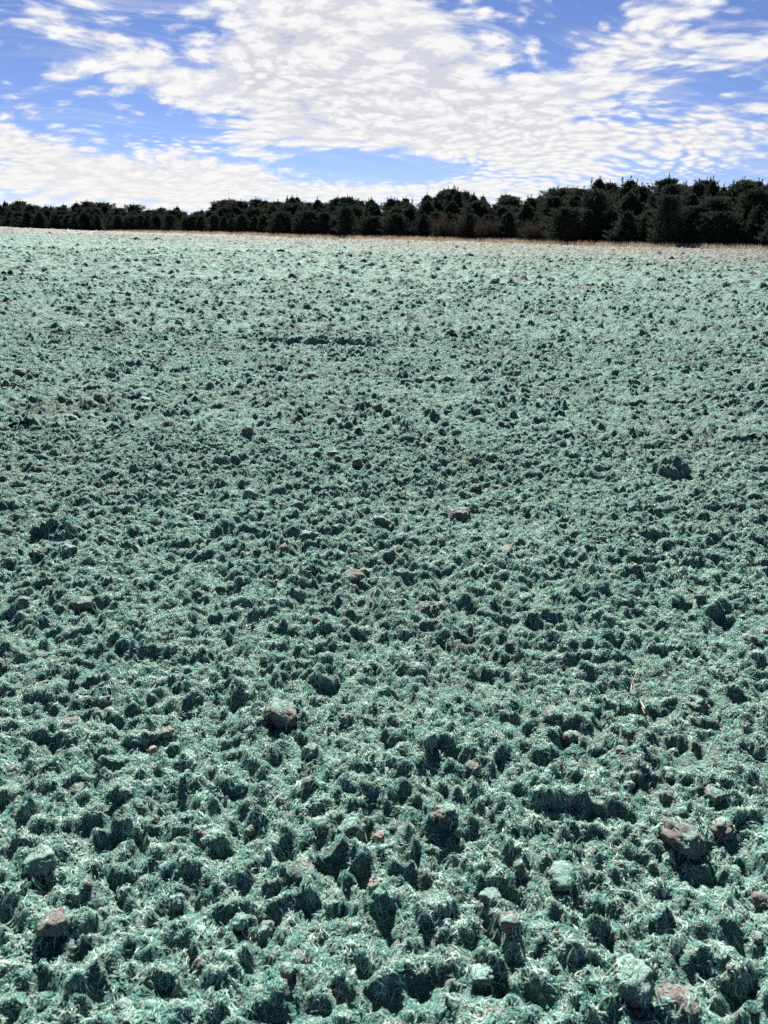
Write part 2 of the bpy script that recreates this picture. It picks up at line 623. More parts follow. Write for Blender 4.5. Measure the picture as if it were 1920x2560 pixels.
# land beyond and below the field, out to the horizon
m_land, N = material('dry_land')
pos = N.n('ShaderNodeNewGeometry').outputs['Position']
c = N.mix(N.smooth(N.noise(pos, 0.9, 5, 0.65), 0.35, 0.65), (0.110, 0.085, 0.062), (0.190, 0.150, 0.112))
finish(N, principled(N, c, 0.95, bump(N, N.noise(pos, 6, 5, 0.7), 0.6, 0.15), 0.05))
rr = np.concatenate((np.array([0.5]), np.geomspace(6, 3000, 90)))
tt = np.linspace(0, 2 * np.pi, 241)[:-1]
RR, TT = np.meshgrid(rr, tt, indexing='ij')
gx, gy = (RR * np.sin(TT)).ravel(), (RR * np.cos(TT)).ravel()
es = edge_s(gx, gy)
gz = macro(gx, gy) - 0.35 * (es < -7.5) - 0.02
idx = np.arange(len(gx)).reshape(len(rr), len(tt))
q = np.stack((idx[:-1, :], np.roll(idx, -1, 1)[:-1, :], np.roll(idx, -1, 1)[1:, :], idx[1:, :]), -1).reshape(-1, 4)
land = bpy.data.objects.new('ground', np_mesh('ground', np.stack((gx, gy, gz), 1), q[:, ::-1], m_land))
link(land)
tag(land, kind='structure')


# ------------------------------------------------------------------ soil clods lying on the mulch
def clod_mesh(seed, mat, craggy):
    import bmesh
    rnd = random.Random(seed)
    bm = bmesh.new()
    bmesh.ops.create_icosphere(bm, subdivisions=4, radius=1)
    planes = []
    for _ in range(9):
        n = Vector((rnd.gauss(0, 1), rnd.gauss(0, 1), rnd.gauss(0, 0.9))).normalized()
        planes.append((n, rnd.uniform(0.62, 0.92)))
    o = Vector((seed * 3.1, seed * 1.7, 0))
    for v in bm.verts:
        p = v.co.copy()
        for n, d in planes:
            e = p.dot(n) - d
            if e > 0:
                p -= n * e * 0.85
        p *= 1 + craggy * (0.30 * mnoise.noise(p * 1.6 + o) + 0.16 * mnoise.noise(p * 3.7 + o) + 0.085 * mnoise.noise(p * 8 + o)
                           + 0.045 * mnoise.noise(p * 17 + o))
        p.z *= 0.78
        v.co = p
    me = bpy.data.meshes.new('soil_clod')
    bm.to_mesh(me)
    bm.free()
    me.polygons.foreach_set('use_smooth', np.full(len(me.polygons), True))
    me.materials.append(mat)
    return me


CM = {}
for key, mat in (('g', m_clod), ('t', m_clod_tan), ('m', m_clod_mul)):
    CM[key] = [clod_mesh(k * 5 + ord(key), mat, 0.75 + 0.2 * (k % 3)) for k in range(5)]

CLODS = [  # photo pixel, width in photo pixels, kind, height/width, label
    (707, 1758, 92, 'g', .8, 'largest craggy brown clod overhanging a dark hollow in the middle of the foreground'),
    (647, 1790, 34, 'g', .9, 'round grey clod tucked against the left end of the largest craggy clod'),
    (777, 1860, 46, 'm', 1.2, 'upright mulch-capped clod just below the right end of the largest craggy clod'),
    (707, 1983, 34, 'g', .9, 'small pinkish grey clod with lit top, left of the tall mulch-draped clod'),
    (866, 1800, 34, 'g', .9, 'small brown clod to the right of the largest craggy clod'),
    (881, 2052, 62, 'm', 1.2, 'tall mulch-draped clod with pebbles showing on its shaded face'),
    (946, 2064, 36, 't', .8, 'tan clod perched beside the tall mulch-draped clod'),
    (1112, 2028, 58, 'g', .7, 'broad grey clod between the tall mulch-draped clod and the big slanted one'),
    (755, 2142, 60, 'g', .8, 'brown clod over a dark undercut, lower left of the tall mulch-draped clod'),
    (1223, 2122, 30, 't', 1., 'small pale yellowish clod standing upright, right of the foreground centre'),
    (1247, 1840, 38, 'g', .8, 'dark brown clod in a shaded pocket right of the foreground centre'),
    (1069, 1850, 48, 'm', 1.1, 'lumpy mulch-topped clod directly right of the upright mulch-capped one'),
    (1703, 2052, 108, 'g', .8, 'big slanted grey clod with a sunlit right flank near the right edge'),
    (1792, 1963, 52, 'g', .65, 'smooth oval grey-brown clod above the big slanted one'),
    (1807, 2036, 62, 'g', .8, 'dark shaded clod right beside the big slanted one'),
    (1270, 2304, 60, 'g', .85, 'bare rounded clod at the right end of a dark mulch overhang'),
    (1584, 2422, 112, 'm', .8, 'big lumpy clod with fibres draped over it near the bottom right corner'),
    (1703, 2472, 92, 'g', .7, 'wide low clod right below the big fibre-draped one, bottom right'),
    (1495, 2438, 42, 'g', .9, 'small brown clod touching the left of the big fibre-draped one, bottom right'),
    (1841, 2404, 38, 'g', .8, 'brown clod by the right edge, level with the big fibre-draped one'),
    (1602, 2503, 30, 'g', .9, 'little grey clod in the shadow under the big fibre-draped one'),
    (1406, 2175, 82, 'm', .8, 'dark half-covered clod casting a deep shadow, lower right of the centre'),
    (1206, 2414, 62, 'm', .8, 'fuzzy grey clod below the bare rounded one, near the bottom'),
    (138, 2296, 80, 'g', .9, 'large bare grey clod near the lower left edge'),
    (665, 2266, 46, 'g', 1., 'round grey clod, right one of a close pair left of the bottom centre'),
    (598, 2271, 42, 'm', 1., 'darker mulch-topped clod, left one of a close pair left of the bottom centre'),
    (99, 2133, 84, 'm', .8, 'dark lumpy clod above the large bare grey one at the left edge'),
    (306, 2484, 48, 'g', 1., 'upright grey clod close to the bottom edge, left of centre'),
    (721, 2409, 40, 'g', .9, 'small grey clod below the close pair, near the bottom'),
    (217, 2207, 28, 'g', .9, 'tiny grey clod above and right of the large bare grey one'),
    (1629, 1731, 40, 'g', .8, 'grey clod immediately right of the dry broken stalk'),
    (1745, 1749, 54, 'g', .9, 'blocky grey clod right of the dry broken stalk'),
    (1735, 1781, 26, 'g', .9, 'small clod at the foot of the blocky grey one'),
    (1380, 1776, 48, 'g', .9, 'brown clod with a sunlit edge left of the dry broken stalk'),
    (1434, 1817, 44, 'g', .7, 'low brown clod below and left of the dry broken stalk'),
    (1558, 1858, 32, 't', .8, 'tan clod straight below the dry broken stalk'),
    (1687, 1845, 28, 't', .9, 'small rounded tan clod below the blocky grey one'),
    (1894, 1622, 30, 'g', .7, 'smooth dark clod at the right edge, higher than the dry broken stalk'),
    (1576, 1929, 28, 'g', .9, 'small dark brown clod between the stalk and the big slanted clod'),
    (170, 1789, 44, 't', .8, 'tan clod at the left, level with the largest craggy one'),
    (415, 1816, 34, 't', .7, 'smooth pinkish clod with a pale lit top, left of the largest craggy one'),
    (255, 1719, 40, 'g', .8, 'grey clod, right one of a cluster over a dark crevice at the left'),
    (212, 1723, 28, 'g', .8, 'grey clod, left one of a cluster over a dark crevice at the left'),
    (193, 1959, 32, 'g', .8, 'small grey clod halfway down the left foreground'),
    (509, 1962, 28, 'm', .9, 'small greenish clod beside the dark brown hollow, left of the foreground centre'),
    (212, 1497, 48, 'g', .6, 'flat pale grey clod at the left of the middle ground'),
    (58, 1505, 34, 'g', .9, 'brown clod near the left edge beside the flat pale grey one'),
    (174, 1370, 40, 'm', .9, 'half-covered clod just right of the dark earthy pit at the left'),
    (96, 1366, 34, 'g', .9, 'grey clod at the lower rim of the dark earthy pit at the left'),
    (293, 1443, 28, 'g', .9, 'small round brown clod above and right of the flat pale grey one'),
    (881, 1428, 46, 't', .8, 'pinkish tan clod with a lit crown in the centre of the middle ground'),
    (690, 1493, 36, 'g', .8, 'brown clod lower left of the pinkish tan one in the middle ground'),
    (702, 1451, 32, 'm', .8, 'half-covered clod directly left of the pinkish tan one'),
    (1059, 1509, 34, 'g', .8, 'left clod of a shaded pair lower right of the pinkish tan one'),
    (1097, 1509, 32, 'g', .8, 'right clod of a shaded pair lower right of the pinkish tan one'),
    (918, 1352, 36, 'g', .8, 'grey clod just above the pinkish tan one'),
    (775, 1327, 50, 'm', .7, 'wide half-buried clod upper left of the pinkish tan one'),
    (1153, 1266, 54, 'g', .8, 'wide lumpy grey clod upper right of the middle ground centre'),
    (956, 1293, 44, 'g', .7, 'low grey clod left of the wide lumpy grey one'),
    (744, 1256, 34, 'g', .9, 'grey clod with a pale face left of the middle ground centre'),
    (1265, 1366, 38, 't', .6, 'sunlit tan clod right of the middle ground centre'),
    (1625, 1370, 38, 'g', .9, 'bare grey clod with rounded top in the right middle ground'),
    (1297, 1244, 34, 'g', .8, 'grey clod right of the wide lumpy grey one'),
    (1311, 1485, 42, 'm', .9, 'fibre-covered clod below the sunlit tan one'),
    (1591, 1416, 26, 'g', .9, 'small pointed grey clod below the bare grey one in the right middle ground'),
    (459, 1227, 36, 'm', .8, 'mulch-flecked clod, left one of two in the upper left middle ground'),
    (625, 1223, 40, 'm', .9, 'mulch-topped clod, right one of two in the upper left middle ground'),
    (274, 1223, 24, 't', .8, 'small orange-brown clod at the left of the middle ground'),
    (55, 922, 36, 'g', .8, 'brown clod heap far out near the left edge'),
    (250, 993, 28, 'g', .9, 'pale clod far out on the left'),
    (179, 1032, 36, 'm', .6, 'dark low clod far out on the left, below the pale one'),
    (370, 991, 38, 'm', .7, 'dark rounded mulch clod far out, right of the pale one'),
    (278, 934, 30, 'm', .7, 'dark clod far out on the left, above the pale one'),
    (619, 1070, 28, 'g', 1., 'upright pale clod far out, left of the centre line'),
    (741, 1037, 28, 'g', .8, 'grey clod below the dark furrow, left of the centre line'),
    (943, 1016, 28, 'g', .9, 'pale grey clod below the dark furrow, on the centre line'),
    (833, 1127, 34, 'm', .8, 'dark mulch-topped clod well below the dark furrow'),
    (894, 1153, 24, 'g', 1., 'small upright grey clod well below the dark furrow'),
    (784, 934, 28, 'g', .7, 'low brown clod just below the dark furrow'),
    (808, 846, 22, 'g', .9, 'pale clod sitting on the crest of the dark furrow'),
    (1238, 704, 24, 'm', .8, 'larger of two dark lumps standing out on the far field'),
    (1258, 708, 17, 'm', .7, 'smaller of two dark lumps standing out on the far field'),
    (1521, 850, 26, 't', .7, 'pale clod far out right of the dark furrow'),
    (1837, 922, 26, 'g', .7, 'pale rounded clod far out near the right edge'),
    (1212, 853, 18, 'g', .9, 'small dark clod far out, level with the dark furrow'),
    (1651, 1098, 24, 'g', .8, 'brown clod in the right half, level with the dark mulch-topped one'),
    (1194, 1208, 26, 'g', .8, 'left of two grey clods above the wide lumpy grey one'),
    (1246, 1206, 30, 'g', .8, 'right of two grey clods above the wide lumpy grey one'),
]


def surf(x, y):
    """height of the built surface at one point (near bands only)"""
    a = height(np.array([x]), np.array([y]), sA if y < 6 else sB if y < 12 else sC if y < 24 else 0.08 if y < 50 else 0.2)
    return float(a[0])


stamp = []


def place_clod(x, y, w, kind, asp, k):
    r = w / 2
    lo = min(surf(x + a * r * .6, y + b * r * .6) for a, b in ((0, 0), (1, 0), (-1, 0), (0, 1), (0, -1)))
    me = CM[kind][k % 5]
    o = bpy.data.objects.new('soil_clod', me)
    o.scale = (r * 1.12, r * 1.0, r * asp * 1.1)
    zc = max(lo + r * asp * 0.5, surf(x, y) + r * asp * 0.18)
    o.location = (x, y, zc)
    o.rotation_euler = (random.uniform(-.35, .35), random.uniform(-.35, .35), random.uniform(0, 6.28))
    stamp.append((x, y, zc, r * 1.05, r * asp * 0.80, kind))
    return link(o)


for k, (px, py, w, kind, asp, lab) in enumerate(CLODS):
    q = ground_pt(px, py + w * 0.25, 0.03)
    dist = (q - Vector((0, 0, CAM_Z))).length
    dcam = (q - Vector((0, 0, CAM_Z))).dot(FWD)
    tag(place_clod(q.x, q.y, w * dcam / FPX, kind, asp, k), lab, 'soil clod')
# lesser clods that nothing tells apart
nsm = 0
while nsm < 190:
    y = 1.2 + 12.5 * random.random() ** 1.5
    x = random.uniform(-1, 1) * (0.3 + 0.55 * y)
    w = random.choice((0.022, 0.028, 0.034, 0.045)) * (1 + 0.045 * y)
    if any((x - s[0]) ** 2 + (y - s[1]) ** 2 < (s[3] + w) ** 2 for s in stamp):
        continue
    o = place_clod(x, y, w, random.choice('ggggtm'), random.uniform(.7, 1.0), nsm)
    tag(o, 'little crumb of bare grey-brown soil lying loose among the green mulch', 'soil clod',
        'little soil crumbs scattered through the mulch')
    nsm += 1


# ------------------------------------------------------------------ mulch fibres draped over the surface
def bil(HG, xs, ys, x, y):
    s = xs[1] - xs[0]
    u = np.clip((x - xs[0]) / s, 0, len(xs) - 1.001)
    v = np.clip((y - ys[0]) / s, 0, len(ys) - 1.001)
    i, j = u.astype(int), v.astype(int)
    u, v = u - i, v - j
    return (HG[j, i] * (1 - u) * (1 - v) + HG[j, i + 1] * u * (1 - v) + HG[j + 1, i] * (1 - u) * v + HG[j + 1, i + 1] * u * v)


def boxblur(A, k):
    for ax in (0, 1):
        pad = [(0, 0), (0, 0)]
        pad[ax] = (k + 1, k)
        c = np.cumsum(np.pad(A, pad, mode='edge'), axis=ax)
        n = A.shape[ax]
        A = (np.take(c, np.arange(2 * k + 1, 2 * k + 1 + n), ax) - np.take(c, np.arange(0, n), ax)) / (2 * k + 1)
    return A


def stamp_clods(HG, xs, ys):
    D = HG.copy()
    thin = np.ones_like(HG)
    s = xs[1] - xs[0]
    for (x, y, zc, r, rz, kind) in stamp:
        i0, i1 = np.searchsorted(xs, (x - r, x + r))
        j0, j1 = np.searchsorted(ys, (y - r, y + r))
        if i1 <= i0 or j1 <= j0:
            continue
        X, Y = np.meshgrid(xs[i0:i1], ys[j0:j1])
        d2 = ((X - x) ** 2 + (Y - y) ** 2) / (r * r)
        dome = np.where(d2 < 1, zc + rz * np.sqrt(np.maximum(0, 1 - d2)), -9)
        sub = D[j0:j1, i0:i1]
        hit = dome > sub
        sub[hit] = dome[hit]
        thin[j0:j1, i0:i1][hit] = {'g': 0.10, 't': 0.05, 'm': 0.55}[kind]
    return D, thin


NP = 5


def fibres(HG, xs, ys, y0, y1, count, lmin, lmax, rad, lift, yexp):
    D, thin = stamp_clods(HG, xs, ys)
    s = xs[1] - xs[0]
    rel = HG - boxblur(HG, max(2, int(0.10 / s)))
    n = int(count * 2.6)
    u = rng.random(n)
    y = y0 + (y1 - y0) * u ** yexp
    x = (rng.random(n) * 2 - 1) * (0.85 + 0.61 * np.maximum(y, 0))
    # area-correct the rows (wider farther out)
    w = bil(rel, xs, ys, x, y)
    pr = np.clip(0.50 + w / 0.045, 0.10, 1.0) * bil(thin, xs, ys, x, y)
    patch = 0.35 + 0.9 * perlin(x / 0.30, y / 0.30, 61) + 0.9 * perlin(x / 0.07, y / 0.07, 62)
    pr *= np.clip(0.55 + patch * 0.6, 0.12, 1)
    keep = rng.random(n) < pr
    x, y = x[keep][:count], y[keep][:count]
    n = len(x)
    ang = 6.28 * perlin(x / 0.12, y / 0.12, 63) + rng.normal(0, 0.45, n)
    curv = rng.normal(0, 2.0, n)
    L = rng.uniform(lmin, lmax, n) * np.where(rng.random(n) < 0.06, 1.7, 1)
    t = np.linspace(0, 1, NP)
    step = L / (NP - 1)
    X = np.zeros((n, NP))
    Y = np.zeros((n, NP))
    X[:, 0], Y[:, 0] = x, y
    for k in range(1, NP):
        a = ang + curv * t[k]
        X[:, k] = X[:, k - 1] + np.cos(a) * step
        Y[:, k] = Y[:, k - 1] + np.sin(a) * step
    Z = bil(D, xs, ys, X.ravel(), Y.ravel()).reshape(n, NP)
    # fibres bridge hollows instead of dipping into them
    Z[:, 2] = np.maximum(Z[:, 2], 0.5 * (Z[:, 1] + Z[:, 3]) - 0.006)
    arch = rng.random(n)[:, None] * lift * np.sin(np.pi * t)[None] + 0.0012
    stand = (rng.random(n) < 0.10)[:, None] * (rng.random(n)[:, None] * 0.55 * L[:, None]) * (t[None] ** 1.6)
    Z = Z + arch + stand
    Rr = (rad * rng.uniform(0.6, 1.25, n))[:, None] * np.array([0.7, 1, 1, 0.9, 0.35])[None]
    return np.stack((X, Y, Z), -1).reshape(-1, 3), Rr.ravel(), n


parts = [
    fibres(HA, xsA, ysA, 0.15, 3.4, 132000, 0.010, 0.036, 0.00085, 0.006, 0.75),
    fibres(HA, xsA, ysA, 3.2, 5.95, 71000, 0.014, 0.042, 0.0012, 0.007, 0.9),
    fibres(HB, xsB, ysB, 5.98, 11.9, 60000, 0.018, 0.055, 0.0017, 0.009, 0.75),
    fibres(HC, xsC, ysC, 11.96, 18.0, 30000, 0.03, 0.07, 0.0026, 0.010, 0.8),
]
pts = np.concatenate([p[0] for p in parts]).astype(np.float32)
rad = np.concatenate([p[1] for p in parts]).astype(np.float32)
nf = sum(p[2] for p in parts)
hc = bpy.data.hair_curves.new('mulch_fibres')
hc.add_curves([NP] * nf)
hc.attributes['position'].data.foreach_set('vector', pts.ravel())
ra = hc.attributes.get('radius') or hc.attributes.new('radius', 'FLOAT', 'POINT')
ra.data.foreach_set('value', rad)
hc.materials.append(m_fib)
fo = link(bpy.data.objects.new('mulch_fibres', hc))
tag(fo, 'matted green dyed wood fibre mulch lying over the tilled soil', 'mulch', kind='stuff')
scene.cycles_curves.shape = 'RIBBONS'
scene.cycles_curves.subdivisions = 1


# ------------------------------------------------------------------ dry stalk and twig
def tube(pts, radii, sides=7):
    vs, fs = [], []
    n = len(pts)
    for i, (p, r) in enumerate(zip(pts, radii)):
        d = (Vector(pts[min(i + 1, n - 1)]) - Vector(pts[max(i - 1, 0)])).normalized()
        a = d.orthogonal().normalized()
        b = d.cross(a)
        for k in range(sides):
            th = 2 * math.pi * k / sides
            vs.append(Vector(p) + (a * math.cos(th) + b * math.sin(th)) * r)
        if i:
            for k in range(sides):
                k2 = (k + 1) % sides
                fs.append(((i - 1) * sides + k, (i - 1) * sides + k2, i * sides + k2, i * sides + k))
    return [tuple(v) for v in vs], fs


m_straw, N = material('dry_straw')
pos = N.n('ShaderNodeNewGeometry').outputs['Position']
finish(N, principled(N, N.mix(N.noise(pos, 90, 4, 0.6), (0.15, 0.11, 0.08), (0.30, 0.24, 0.18)), 0.7, None, 0.3))


def pix_path(pixels, lifts):
    out = []
    for (px, py), l in zip(pixels, lifts):
        q = ground_pt(px, py, 0.05)
        z = surf(q.x, q.y) + 0.012
        # stay on the pixel's ray at the lifted height
        d = ray(px, py)
        k = (z + l - CAM_Z) / d.z
        out.append(Vector((0, 0, CAM_Z)) + d * k)
    return out


stalk = link(bpy.data.objects.new('dry_stalk', None))
base = ground_pt(1615, 1790, 0.05)
stalk.location = base
tag(stalk, 'dry broken tan stalk leaning over a dark hollow at right', 'stalk')
for nm, pxs, lf, rd in [
    ('stem', [(1602, 1650), (1598, 1668), (1588, 1690), (1579, 1712), (1577, 1728)], [.045, .04, .03, .02, .01], [.0035, .003, .0032, .003, .0026]),
    ('split_stem', [(1590, 1736), (1600, 1752), (1612, 1772), (1628, 1794)], [.02, .025, .02, .006], [.003, .0042, .004, .0028]),
    ('split_stem', [(1594, 1742), (1602, 1762), (1612, 1784)], [.014, .016, .004], [.002, .003, .0018])]:
    v, f = tube([p - base for p in pix_path(pxs, lf)], [q * 0.6 for q in rd])
    me = bpy.data.meshes.new(nm)
    me.from_pydata(v, [], f)
    me.materials.append(m_straw)
    link(bpy.data.objects.new(nm, me), stalk)


def single_twig(name, pxs, lf, rd, lab):
    pp = pix_path(pxs, lf)
    v, f = tube([p - pp[0] for p in pp], [q * 0.6 for q in rd])
    me = bpy.data.meshes.new(name)
    me.from_pydata(v, [], f)
    me.materials.append(m_straw)
    o = link(bpy.data.objects.new(name, me))
    o.location = pp[0]
    tag(o, lab, 'twig')


single_twig('straw_twig', [(922, 1956), (940, 1962), (956, 1970), (968, 1972)], [.02, .02, .016, .012], [.0016, .002, .002, .0014],
            'short pale straw twig lying in front of the foreground centre')
single_twig('straw_twig', [(1496, 1395), (1502, 1410), (1504, 1426)], [.05, .03, .012], [.002, .0026, .002],
            'thin pale straw sticking up left of the bare grey clod in the right middle ground')
single_twig('straw_twig', [(1722, 1470), (1736, 1478), (1748, 1486)], [.02, .02, .01], [.002, .0026, .002],
            'thin pale straw lying flat in the right middle ground')
single_twig('straw_twig', [(1600, 2512), (1614, 2490), (1632, 2474)], [.01, .02, .03], [.002, .0026, .002],
            'pale twig in the shadow under the big fibre-draped clod, bottom right')

# ------------------------------------------------------------------ cedar trees
m_bark, N = material('cedar_bark')
pos = N.n('ShaderNodeTexCoord').outputs['Object']
finish(N, principled(N, N.mix(N.noise(pos, 9, 4, 0.6), (0.055, 0.038, 0.028), (0.13, 0.095, 0.07)), 0.95))


def leaf_material(name, a, b):
    m, N = material(name)
    g = N.n('ShaderNodeNewGeometry')
    oi = N.n('ShaderNodeObjectInfo')
    c = N.mix(g.outputs['Random Per Island'], a, b)
    c = N.mix(N.m('MULTIPLY', oi.outputs['Random'], 0.5), c, tuple(0.5 * (x + y) * k for x, y, k in zip(a, b, (1.12, 1.0, 0.9))))
    d = N.n('ShaderNodeBsdfDiffuse')
    N.put(d.inputs[0], c)
    t = N.n('ShaderNodeBsdfTranslucent')
    N.put(t.inputs[0], c)
    x = N.n('ShaderNodeMixShader')
    x.inputs[0].default_value = 0.18
    N.put(x.inputs[1], d.outputs[0])
    N.put(x.inputs[2], t.outputs[0])
    finish(N, x.outputs[0])
    return m


m_leaf = leaf_material('cedar_foliage', (0.022, 0.034, 0.030), (0.050, 0.064, 0.048))
m_twig = leaf_material('bare_twigs', (0.032, 0.029, 0.026), (0.058, 0.050, 0.043))


def spray_mesh(name, dirs, pts, lens, wid, mat, r):
    """small tapered leaf blades: one quad each"""
    n = len(pts)
    d = dirs / np.linalg.norm(dirs, axis=1)[:, None]
    side = np.cross(d, r.normal(size=(n, 3)))
    side /= np.linalg.norm(side, axis=1)[:, None] + 1e-9
    a = pts - d * lens[:, None] * .5
    b = pts + side * wid[:, None]
    c = pts + d * lens[:, None] * .5
    e = pts - side * wid[:, None]
    v = np.stack((a, b, c, e), 1).reshape(-1, 3)
    f = np.arange(4 * n).reshape(-1, 4)
    return np_mesh(name, v, f, mat, False)


def cedar(seed, H=8.0, Rm=2.3, lead=4, slim=1.25, low=0.04):
    r = np.random.default_rng(seed)
    nb = 230
    t = low + (1 - low) * r.random(nb) ** 0.9
    az_ = r.random(nb) * 6.283
    lob = 1 + 0.28 * np.sin(az_ * 2 + r.random() * 6) + 0.16 * np.sin(az_ * 5 + t * 9)
    prof = np.where(t < 0.22, 0.72 + 0.28 * (t / 0.22), np.maximum(0.0, 1 - ((t - 0.22) / 0.80)) ** (1 / slim))
    R_ = Rm * prof * lob * r.uniform(0.6, 1.3, nb)
    base_z = t * H * 0.90 - 0.25 * R_
    P, D, Ls, Ws, lims = [], [], [], [], []
    for i in range(nb):
        rise = 0.35 + 0.75 * t[i] + r.normal(0, .12)
        dirv = np.array((math.cos(az_[i]), math.sin(az_[i]), rise))
        dirv /= np.linalg.norm(dirv)
        Lb = R_[i] / max(0.35, math.hypot(dirv[0], dirv[1]))
        Lb = min(Lb, 3.2)
        o = np.array((0, 0, max(0.3, base_z[i])))
        tip = o + dirv * Lb
        tip[2] = min(tip[2], H * (0.985 - 0.02 * r.random()))
        if i % 6 == 0:
            lims.append((o, o + (tip - o) * 0.8))
        m = 30
        u = r.uniform(0.35, 1.0, m) ** 0.8
        pp = o + (tip - o)[None] * u[:, None] + r.normal(0, 1, (m, 3)) * (0.20 * (1.15 - u) + 0.07)[:, None] * np.array((1, 1, .9))
        dd = dirv[None] + r.normal(0, .45, (m, 3)) + np.array((0, 0, .45))
        P.append(pp)
        D.append(dd)
        Ls.append(r.uniform(.22, .50, m))
        Ws.append(r.uniform(.035, .075, m))
    for k in range(lead):     # pointed leaders that make the ragged tops
        a, rr_ = r.random() * 6.283, (0 if k == 0 else r.uniform(.25, .9) * Rm * .55)
        top = H * (1.03 if k == 0 else r.uniform(.80, 1.0))
        m = 46
        u = r.random(m)
        hgt_ = top - u * 2.0
        wob = 0.03 + 0.36 * u ** 1.4
        th = r.random(m) * 6.283
        pp = np.stack((math.cos(a) * rr_ + np.cos(th) * wob * r.random(m), math.sin(a) * rr_ + np.sin(th) * wob * r.random(m), hgt_), 1)
        P.append(pp)
        D.append(np.stack((np.cos(th) * .5, np.sin(th) * .5, np.full(m, 1.2)), 1))
        Ls.append(r.uniform(.20, .42, m))
        Ws.append(r.uniform(.03, .06, m))
    m = 900                   # inner foliage
    tz = r.uniform(low, .93, m)
    pr = np.where(tz < 0.22, .85, np.maximum(0, 1 - ((tz - .22) / .8)) ** (1 / slim)) * Rm * .68 * np.sqrt(r.random(m))
    th = r.random(m) * 6.283
    P.append(np.stack((np.cos(th) * pr, np.sin(th) * pr, tz * H), 1))
    D.append(r.normal(0, 1, (m, 3)) + np.array((0, 0, .6)))
    Ls.append(r.uniform(.35, .7, m))
    Ws.append(r.uniform(.08, .16, m))
    crown = spray_mesh('crown', np.concatenate(D), np.concatenate(P), np.concatenate(Ls), np.concatenate(Ws), m_leaf, r)
    v, f = tube([(0, 0, -.3), (.04, 0, H * .25), (-.03, .03, H * .55), (0, 0, H * .93)], [.17, .13, .08, .02], 8)
    for o, e in lims:
        v2, f2 = tube([o, (o + e) / 2 + np.array((0, 0, .05)), e], [.045, .03, .012], 5)
        k = len(v)
        v += v2
        f += [tuple(i + k for i in q_) for q_ in f2]
    tm = bpy.data.meshes.new('trunk')
    tm.from_pydata(v, [], f)
    tm.materials.append(m_bark)
    return crown, tm


def bush(seed, H=3.2, Rm=2.0):
    """leafless twiggy shrub: trunk mesh of forked stems, crown of fine twigs"""
    r = np.random.default_rng(seed)
    v, f, P, D = [], [], [], []
    for k in range(16):
        a = r.random() * 6.283
        o = np.array((math.cos(a) * .2, math.sin(a) * .2, -.1))
        tip = np.array((math.cos(a) * Rm * r.uniform(.2, .95), math.sin(a) * Rm * r.uniform(.2, .95), H * r.uniform(.55, .95)))
        mid = (o + tip) / 2 + np.array((0, 0, .25))
        v2, f2 = tube([o, mid, tip], [.05, .035, .012], 5)
        kk = len(v)
        v += v2
        f += [tuple(i + kk for i in q_) for q_ in f2]
        m = 120
        u = r.uniform(.25, 1.05, m)
        P.append(o + (tip - o)[None] * u[:, None] + r.normal(0, .28, (m, 3)))
        D.append((tip - o)[None] / H + r.normal(0, .7, (m, 3)) + np.array((0, 0, .5)))
    P, D = np.concatenate(P), np.concatenate(D)
    crown = spray_mesh('crown', D, P, r.uniform(.3, .75, len(P)), r.uniform(.012, .03, len(P)), m_twig, r)
    tm = bpy.data.meshes.new('trunk')
    tm.from_pydata(v, [], f)
    tm.materials.append(m_bark)
    return crown, tm


CEDARS = [cedar(1, Rm=2.2, lead=6, slim=1.1), cedar(2, Rm=2.6, lead=12, slim=1.6), cedar(3, Rm=1.9, lead=4, slim=1.0),
          cedar(4, Rm=2.5, lead=10, slim=1.4), cedar(5, Rm=2.1, lead=8, slim=1.2), cedar(6, Rm=2.8, lead=14, slim=1.9, low=.04)]
BUSHES = [bush(21), bush(22, 2.8, 2.2)]

# skyline of the wood in the photograph
SKX = [-200, 0, 100, 140, 200, 270, 380, 490, 550, 640, 730, 840, 940, 1000, 1093, 1145, 1168, 1209, 1226, 1278, 1325, 1365, 1423, 1492,
       1560, 1597, 1660, 1701, 1764, 1790, 1830, 1886, 1920, 2200]
SKY_ = [506, 504, 504, 517, 503, 509, 516, 519, 502, 500, 493, 496, 493, 498, 478, 470, 494, 482, 499, 484, 494, 475, 458, 447,
        449, 460, 447, 443, 441, 463, 449, 447, 455, 440]


def proj(p):
    d = Vector(p) - Vector((0, 0, CAM_Z))
    w = d.dot(FWD)
    return 960 + FPX * d.dot(RGT) / w, 1280 - FPX * d.dot(UPV) / w


ntree = 0


def tree(name, crown, trunk, x, y, hgt, base_h, rz, label, cat, group=None, wide=1.0):
    z = float(macro(np.array([x]), np.array([y]))[0])
    e = link(bpy.data.objects.new(name, None))
    e.location = (x, y, z - 0.03)
    s = hgt / base_h
    e.scale = (s * wide, s * wide, s)
    e.rotation_euler = (random.uniform(-.03, .03), random.uniform(-.03, .03), rz)
    link(bpy.data.objects.new('trunk', trunk), e)
    link(bpy.data.objects.new('crown', crown), e)
    tag(e, label, cat, group)
    return e


def top_for(x, y, px):
    """height a tree at x, y needs for its tip to reach the skyline"""
    sky_y = float(np.interp(px, SKX, SKY_))
    d = ray(px, sky_y)
    dist = math.hypot(x, y)
    z = CAM_Z + d.z / math.hypot(d.x, d.y) * dist
    return z - float(macro(np.array([x]), np.array([y]))[0])


